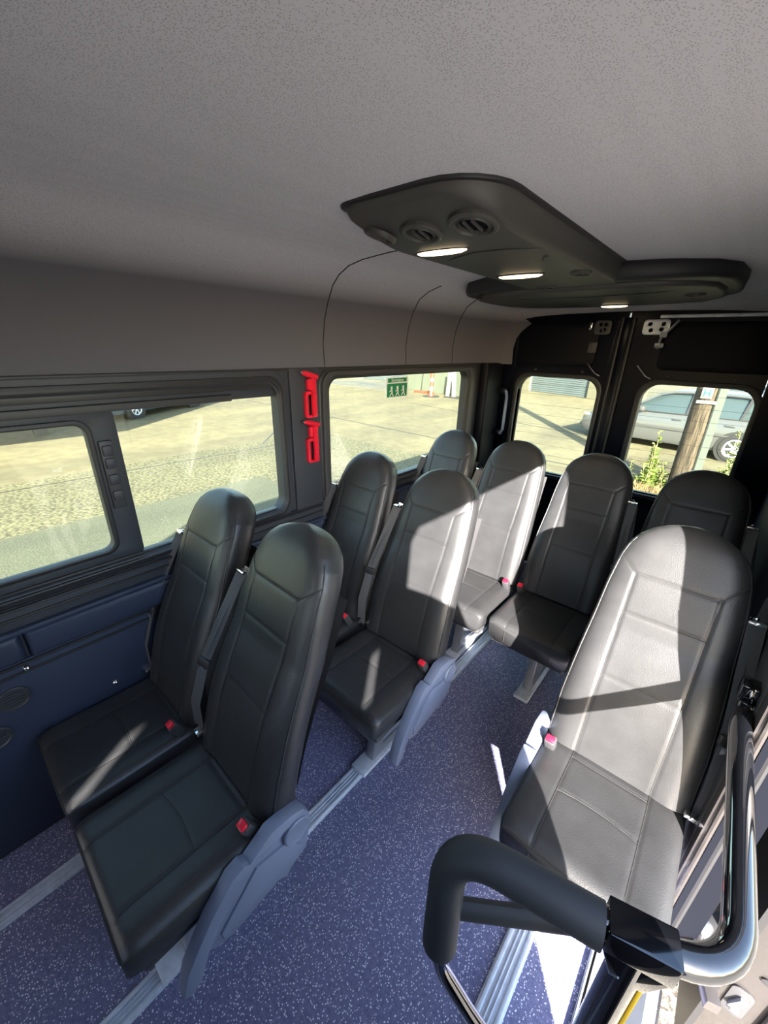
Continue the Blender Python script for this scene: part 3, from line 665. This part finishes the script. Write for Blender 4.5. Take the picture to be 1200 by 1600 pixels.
# ------------------------------------------------------------------ outside: buildings
WALLG = mat('green_grey_render', (.07, .08, .06), .8, noise=(1.5, .08)); SHUT = mat('roller_shutter', (.07, .09, .10), .5, .1); SHUTD = mat('shutter_gap', (.07, .08, .09), .6)
def building(name, x0, y0, x1, y1, hh, M, label, depth=4, openings=()):
    """wall from (x0,y0) to (x1,y1); openings = (s0, s1, top)"""
    L = math.hypot(x1-x0, y1-y0); a = math.atan2(y1-y0, x1-x0)
    t = thing(name, label, 'building', (x0, y0, G), a)
    s = 0
    for (s0, s1, top) in list(openings)+[(L, L, 0)]:
        if s0 > s: MB().box(((s+s0)/2, .15, hh/2), (s0-s, .3, hh)).build('wall', M, t, smooth=False)
        if s1 > s0:
            MB().box(((s0+s1)/2, .15, (hh+top)/2), (s1-s0, .3, hh-top)).build('wall', M, t, smooth=False)
            sh = MB().box(((s0+s1)/2, .22, top/2), (s1-s0, .03, top)).build('roller_door', SHUTD, t, smooth=False)
            n = int(top/.105)
            sl = MB().box((0, 0, 0), (s1-s0-.02, .03, .085), .01, seg=1).build('slat', SHUT, sh, smooth=False)
            sl.location = ((s0+s1)/2, .19, .055)
            for k in range(1, n):
                c = sl.copy(); COL.objects.link(c); c.location.z = .055+k*.105
            for q in (s0, s1): MB().box((q, .12, top/2), (.09, .1, top)).build('door_guide', WHITE, sh, smooth=False)
        s = s1
    MB().box((L/2, depth/2, hh+.06), (L+.3, depth, .12)).build('roof', M, t, smooth=False)
    return t
building('warehouse', -15.0, 19.2, -10.2, 18.6, 5, WALLG, 'pale green grey wall beyond the yard seen through the rear side window')
building('warehouse', -10.9, 24.8, -3.5, 22.5, 5, mat('cream_render', (.095, .09, .062), .8, noise=(1, .1)), 'cream warehouse with pale blue roller door seen through the left back window', openings=((1.15, 4.95, 4.2),))
building('warehouse', -26, 22.5, -15.2, 22.5, 5, mat('grey_render', (.10, .11, .105), .8), 'far grey warehouse with roller door seen at the top of the rear side window', openings=((4.2, 9.4, 4.2),))
building('warehouse', -26, -6, -27, 22, 6, mat('far_render', (.2, .2, .19), .8), 'long far grey building facing the side of the van')
slab('driveway', -22, -15.1, 17.6, 22.4, G+.006, CONC2)
dp = thing('drain_grates', 'dark square grates set in the grey driveway before the far roller door', 'grate', (-17.8, 19.4, G+.01))
for i in range(3): MB().box((-1.8+1.6*i, .5-.5*(i % 2), .01), (1.2, .8, .02)).build('grate', SHUTD, dp, smooth=False)

# carport on the left whose shade falls on the yard
cp = thing('carport', 'dark carport post and roof at the far side of the yard, left', 'carport', (-13.2, 1.95, G))
MB().box((0, 0, 1.5), (.28, .28, 3.0)).build('post', RUBBER, cp, smooth=False)
MB().box((-5.5, 3.2, 1.5), (.28, .28, 3.0)).build('post', RUBBER, cp, smooth=False)
rf = [(-8.4, -1.4), (-12.6, 3.85), (-24, 3.85), (-24, -9), (-8.4, -9)]
MB().prism([(x+13.2, y-1.95) for x, y in rf], 3.0, 3.15, 'z').build('roof', SHUTD, cp, smooth=False)

# ------------------------------------------------------------------ outside: cars
def lerp(a, b, t): return a+(b-a)*t
def car(label, paint, loc, rz, wagon=True):
    t = thing('parked_car', label, 'car', loc, rz)
    # lower body: x = length (front at -x), y = width, z up
    def sec(x, zt, zb, hw_, tum):
        return [(x, -hw_*.93, zb), (x, -hw_, zb+.12), (x, -hw_*1.0, (zb+zt)/2), (x, -hw_*.985, zt-.10), (x, -hw_*.93, zt-.01), (x, -hw_*.5, zt+.015), (x, 0, zt+.02),
                (x, hw_*.5, zt+.015), (x, hw_*.93, zt-.01), (x, hw_*.985, zt-.10), (x, hw_, (zb+zt)/2), (x, hw_, zb+.12), (x, hw_*.93, zb)]
    prof = [(-2.30, .50, .30, .55), (-2.27, .62, .22, .70), (-2.1, .70, .20, .80), (-1.8, .77, .20, .85), (-1.3, .86, .20, .87), (-1.0, .91, .20, .875), (-.4, .93, .20, .875), (.4, .94, .20, .875), (1.2, .95, .20, .875), (1.9, .96, .22, .86), (2.2, .95, .24, .83), (2.33, .80, .28, .78), (2.36, .55, .32, .70)]
    R = [sec(*p, 0) for p in prof]; b = MB().grid(R, closed=True); n = len(R[0]); b.f.append(tuple(range(n))); b.f.append(tuple((len(R)-1)*n+j for j in range(n)))
    body = b.build('body', paint, t, ang=40)
    # cabin: glasshouse and roof
    def csec(x, zb, zt, w0, w1): return [(x, -w0, zb), (x, -lerp(w0, w1, .85), lerp(zb, zt, .85)), (x, -w1*.9, zt-.01), (x, 0, zt+.02), (x, w1*.9, zt-.01), (x, lerp(w0, w1, .85), lerp(zb, zt, .85)), (x, w0, zb)]
    cab = [(-1.15, .88, .90, .80, .78), (-.85, .88, 1.10, .81, .70), (-.45, .88, 1.34, .82, .65), (-.2, .88, 1.42, .82, .62), (.4, .9, 1.455, .82, .62), (1.2, .9, 1.44, .82, .61), (1.75, .92, 1.38, .80, .59), (2.05, .93, 1.20, .78, .60), (2.25, .93, .96, .76, .72)]
    R = [csec(*c) for c in cab]; b = MB().grid(R); b.build('cabin', CARGLASS, t, ang=40)
    rb = MB().grid([[(x, -w1*.95, zt-.03+.015), (x, -w1*.88, zt+.005), (x, 0, zt+.034), (x, w1*.88, zt+.005), (x, w1*.95, zt-.015)] for x, zb, zt, w0, w1 in cab[3:7]]); rb.build('roof', paint, t)
    for s in (-1, 1):
        def y_at(z): return s*(lerp(.82, .66, (z-.9)/.5)+.012)
        for pts in ([(-1.15, .90), (-.45, 1.34), (-.18, 1.41), (.4, 1.445), (1.2, 1.43), (1.75, 1.37), (2.1, 1.17), (2.25, .95)],):
            MB().tube([(x, y_at(z), z) for x, z in pts], .032, 8).build('roof_frame', paint, t)
        for x in (.25,): MB().strap([(x, y_at(.93), .93), (x+.02, y_at(1.43), 1.43)], .10, .02, (1, 0, 0)).build('pillar', RUBBER, t)
        MB().strap([(1.25, y_at(.93), .93), (1.32, y_at(1.42), 1.42)], .05, .02, (1, 0, 0)).build('pillar', RUBBER, t)
        MB().strap([(-1.1, s*.845, .915), (2.2, s*.80, .945)], .022, .02, (0, 0, 1)).build('waist_seal', RUBBER, t)
        MB().strap([(-.95, s*.88, .56), (.25, s*.89, .56), (1.3, s*.88, .56)], .05, .02, (0, 0, 1)).build('rub_strip', SHELL if paint is SILVER else paint, t)
        for x in (-.9, .28): MB().strap([(x, s*.877, .28), (x, s*.878, .6), (x+.0, s*.862, .90)], .012, .008, (1, 0, 0)).build('door_gap', RUBBER, t)
        for x in (.08, 1.12): MB().box((x, s*.885, .80), (.20, .03, .035), .012).build('door_handle', paint, t)
        MB().box((-.72, s*.95, .98), (.14, .20, .13), .04).build('door_mirror', SHELL, t)
        for x in (-1.42, 1.32):
            MM = Matrix.Translation((x, s*.79, .32)) @ Matrix.Rotation(-s*pi/2, 4, 'X')
            MB().lathe([(.38, -.02), (.38, .094), (.34, .096)], 32, MM).build('wheel_arch', RUBBER, t)
            wl = MB().lathe([(.22, -.10), (.31, -.08), (.325, 0), (.325, .08), (.30, .11), (.23, .115), (.21, .10)], 32, MM).build('wheel', RUBBER, t)
            rim = MB().lathe([(.205, .085), (.205, .112), (.19, .116), (.17, .09)], 28, MM)
            for k in range(7):
                a = 2*pi*k/7; q = MB().box((0, .095, 0), (.04, .19, .02), .006); q.v = [tuple(MM @ (Matrix.Rotation(a, 4, 'Z') @ Vector(p)+Vector((0, 0, .10)))) for p in q.v]; rim.add(q.v, q.f)
            rim.build('rim', ALU, wl)
        MB().box((-2.13, s*.66, .63), (.20, .26, .13), .05).build('headlamp', CHROME, t)
        MB().box((2.26, s*.70, .80), (.14, .16, .3), .04).build('tail_lamp', RED, t)
    MB().box((-2.26, 0, .55), (.10, .80, .12), .03).build('grille', RUBBER, t)
    MB().box((-2.31, 0, .36), (.10, 1.3, .10), .04).build('bumper_strip', paint, t)
    return t
SILVER = mat('silver_paint', (.075, .078, .082), .3, .2, coat=.6); BLUEC = mat('dark_blue_paint', (.04, .07, .10), .25, .2, coat=.6)
WHITEC = mat('grey_white_paint', (.04, .046, .055), .3, .2, coat=.6)
car('silver station wagon parked beyond the timber pole, seen through the right back window', SILVER, (-1.0, 13.05, G), -.15)
car('dark blue car parked in shade at the top of the sliding window view', BLUEC, (-15.6, 5.4, G), radians(118))
car('grey car parked behind the silver station wagon', WHITEC, (-.2, 17.0, G), -.12)

# ------------------------------------------------------------------ outside: pole, weeds, bollard
WOOD = mat('weathered_timber', (.13, .10, .075), .85, spec=.2); t_ = WOOD.node_tree
wv = t_.nodes.new('ShaderNodeTexNoise'); wv.inputs['Scale'].default_value = 6; wv.inputs['Detail'].default_value = 6
mp = t_.nodes.new('ShaderNodeMapping'); mp.inputs['Scale'].default_value = (9, 9, .5); tcw = t_.nodes.new('ShaderNodeTexCoord')
rw = t_.nodes.new('ShaderNodeValToRGB'); rw.color_ramp.elements[0].color = (.022, .018, .014, 1); rw.color_ramp.elements[1].color = (.085, .066, .05, 1); rw.color_ramp.elements[0].position = .35; rw.color_ramp.elements[1].position = .65
t_.links.new(tcw.outputs['Object'], mp.inputs[0]); t_.links.new(mp.outputs[0], wv.inputs[0]); t_.links.new(wv.outputs['Fac'], rw.inputs[0]); t_.links.new(rw.outputs[0], t_.nodes['Principled BSDF'].inputs['Base Color'])
pole = thing('utility_pole', 'weathered timber utility pole outside the right back window, with small H plate', 'pole', (-.42, 8.6, G))
MB().lathe([(.20, 0), (.195, 1), (.185, 3), (.17, 7)], 20).build('timber', WOOD, pole)
MB().strap([(.17, -.125, 0), (.155, -.115, 7)], .16, .03, (.6, .8, 0)).build('cable_guard', mat('galvanised_guard', (.075, .085, .08), .5, .3), pole)
hp = MB().box((-.02, -.205, 1.72), (.15, .012, .17), .003, rot=(0, 0, 0)).build('plate', WHITE, pole, label='white plate with green H')
text('letter', 'H', .15, (-.02, -.214, 1.72), (pi/2, 0, 0), GREENM, hp, .002)
MB().box((-.0, -.205, 1.58), (.26, .008, .05), .002).build('nameplate', WHITE, pole)
LEAFG = mat('weed_leaf', (.085, .12, .02), .6, noise=(8, .4)); LEAFD = mat('dry_grass', (.16, .11, .05), .8, noise=(5, .35)); STEMM = mat('weed_stem', (.18, .15, .08), .7)
def leaf(b, p, d, L, wd):
    d = Vector(d).normalized(); s = d.cross(Vector((random.uniform(-1, 1), random.uniform(-1, 1), 1))).normalized()*wd; p = Vector(p)
    n = d.cross(s).normalized()*L*.12
    b.add([p, p+d*L*.35+s-n, p+d*L*.4+n, p+d*L*.35-s-n, p+d*L*.75+s*.7, p+d*L*.75-s*.7, p+d*L-n], [(0, 1, 2), (0, 2, 3), (1, 4, 2), (3, 2, 5), (2, 4, 6), (2, 6, 5)])
def weed(label, loc, hh, n, spread, LM=LEAFG):
    t = thing('weed', label, 'plant', loc, 0, 'weeds around the timber pole'); st_ = MB(); lf = MB()
    for k in range(n):
        a = random.uniform(0, 6.28); q = random.uniform(0, spread); h1 = hh*random.uniform(.5, .8) if k else hh
        if q > spread*.5: h1 *= .6
        pts = [(q*cos(a)+.04*sin(3*i/5+k), q*sin(a)+.04*cos(2*i/5), h1*i/5) for i in range(6)]
        st_.tube(pts, .006, 5)
        for i in range(int(h1*46)):
            f = random.uniform(.05, 1); z = h1*f; j = min(4, int(f*5)); x, y, _ = pts[j]; aa = random.uniform(0, 6.28)
            leaf(lf, (x, y, z), (cos(aa), sin(aa), .3), random.uniform(.07, .15)*(1.3-f*.8), .028*(1.3-f*.7))
    st_.build('stem', STEMM, t); lf.build('foliage', LM, t, smooth=False); return t
weed('bushy green weed growing at the left side of the timber pole', (-.92, 8.40, G), 1.05, 20, .27)
weed('tall thin green weed growing right of the timber pole', (.13, 9.15, G), 1.15, 4, .10)
weed('low green weed between the pole and the car wheel', (.0, 9.75, G), .35, 10, .26)
weed('small weed by the rear wheel of the silver wagon', (.42, 10.0, G), .35, 8, .2)
dg = MB()
for i in range(1500):
    x = random.gauss(-.85, .16); y = random.uniform(7.2, 7.95); a = random.uniform(0, 6.28); h1 = random.uniform(.08, .26)
    p = Vector((x, y, G)); q = p+Vector((cos(a)*h1*.6, sin(a)*h1*.6, h1)); s = Vector((-sin(a), cos(a), 0))*.006
    dg.add([p-s, p+s, (p+q)/2+Vector((0, 0, h1*.15))+s, q, (p+q)/2+Vector((0, 0, h1*.15))-s], [(0, 1, 2, 4), (4, 2, 3)])
tag(dg.build('dry_grass', LEAFD, smooth=False), 'brown dry grass tufts at the foot of the timber pole', 'grass')['kind'] = 'stuff'
bo = thing('traffic_bollard', 'orange and white striped traffic bollard before the green grey wall', 'bollard', (-11.75, 17.15, G))
OR2 = mat('orange_bollard', (.35, .035, .015), .5)
for k, (z0, z1, M_) in enumerate(((0, .28, OR2), (.28, .50, WHITE), (.50, .72, OR2), (.72, .9, WHITE), (.9, 1.1, OR2))):
    r0 = .10 if k else .16; MB().lathe([(r0, z0), (.10 if k == 0 else .09, z1)], 16).build('band', M_, bo)
MB().lathe([(.42, 0), (.42, .03), (.36, .05)], 8).build('rubber_foot', RUBBER, bo)
af = thing('folding_sign', 'white folding A frame sign standing by the striped bollard', 'sign', (-11.0, 17.75, G))
for s in (-1, 1): MB().box((s*.14, 0, .75), (.22, .04, 1.5), .01, rot=(0, s*-.06, 0)).build('leg', WHITE, af)
MB().box((0, .03, 1.1), (.42, .03, .7), .01).build('board', WHITE, af)
MB().box((.22, .0, .02), (.9, .6, .04), .01).build('rubber_foot', RUBBER, af)
b2 = thing('barrier_foot', 'red barrier foot with thin pole at the foot of the far wall', 'barrier', (-13.2, 18.3, G))
MB().box((0, 0, .05), (.7, .35, .1), .02).build('foot', OR2, b2); MB().tube([(.0, 0, .1), (.12, 0, 1.6)], .02, 8).build('pole', RUBBER, b2)
bpy.context.view_layer.update()
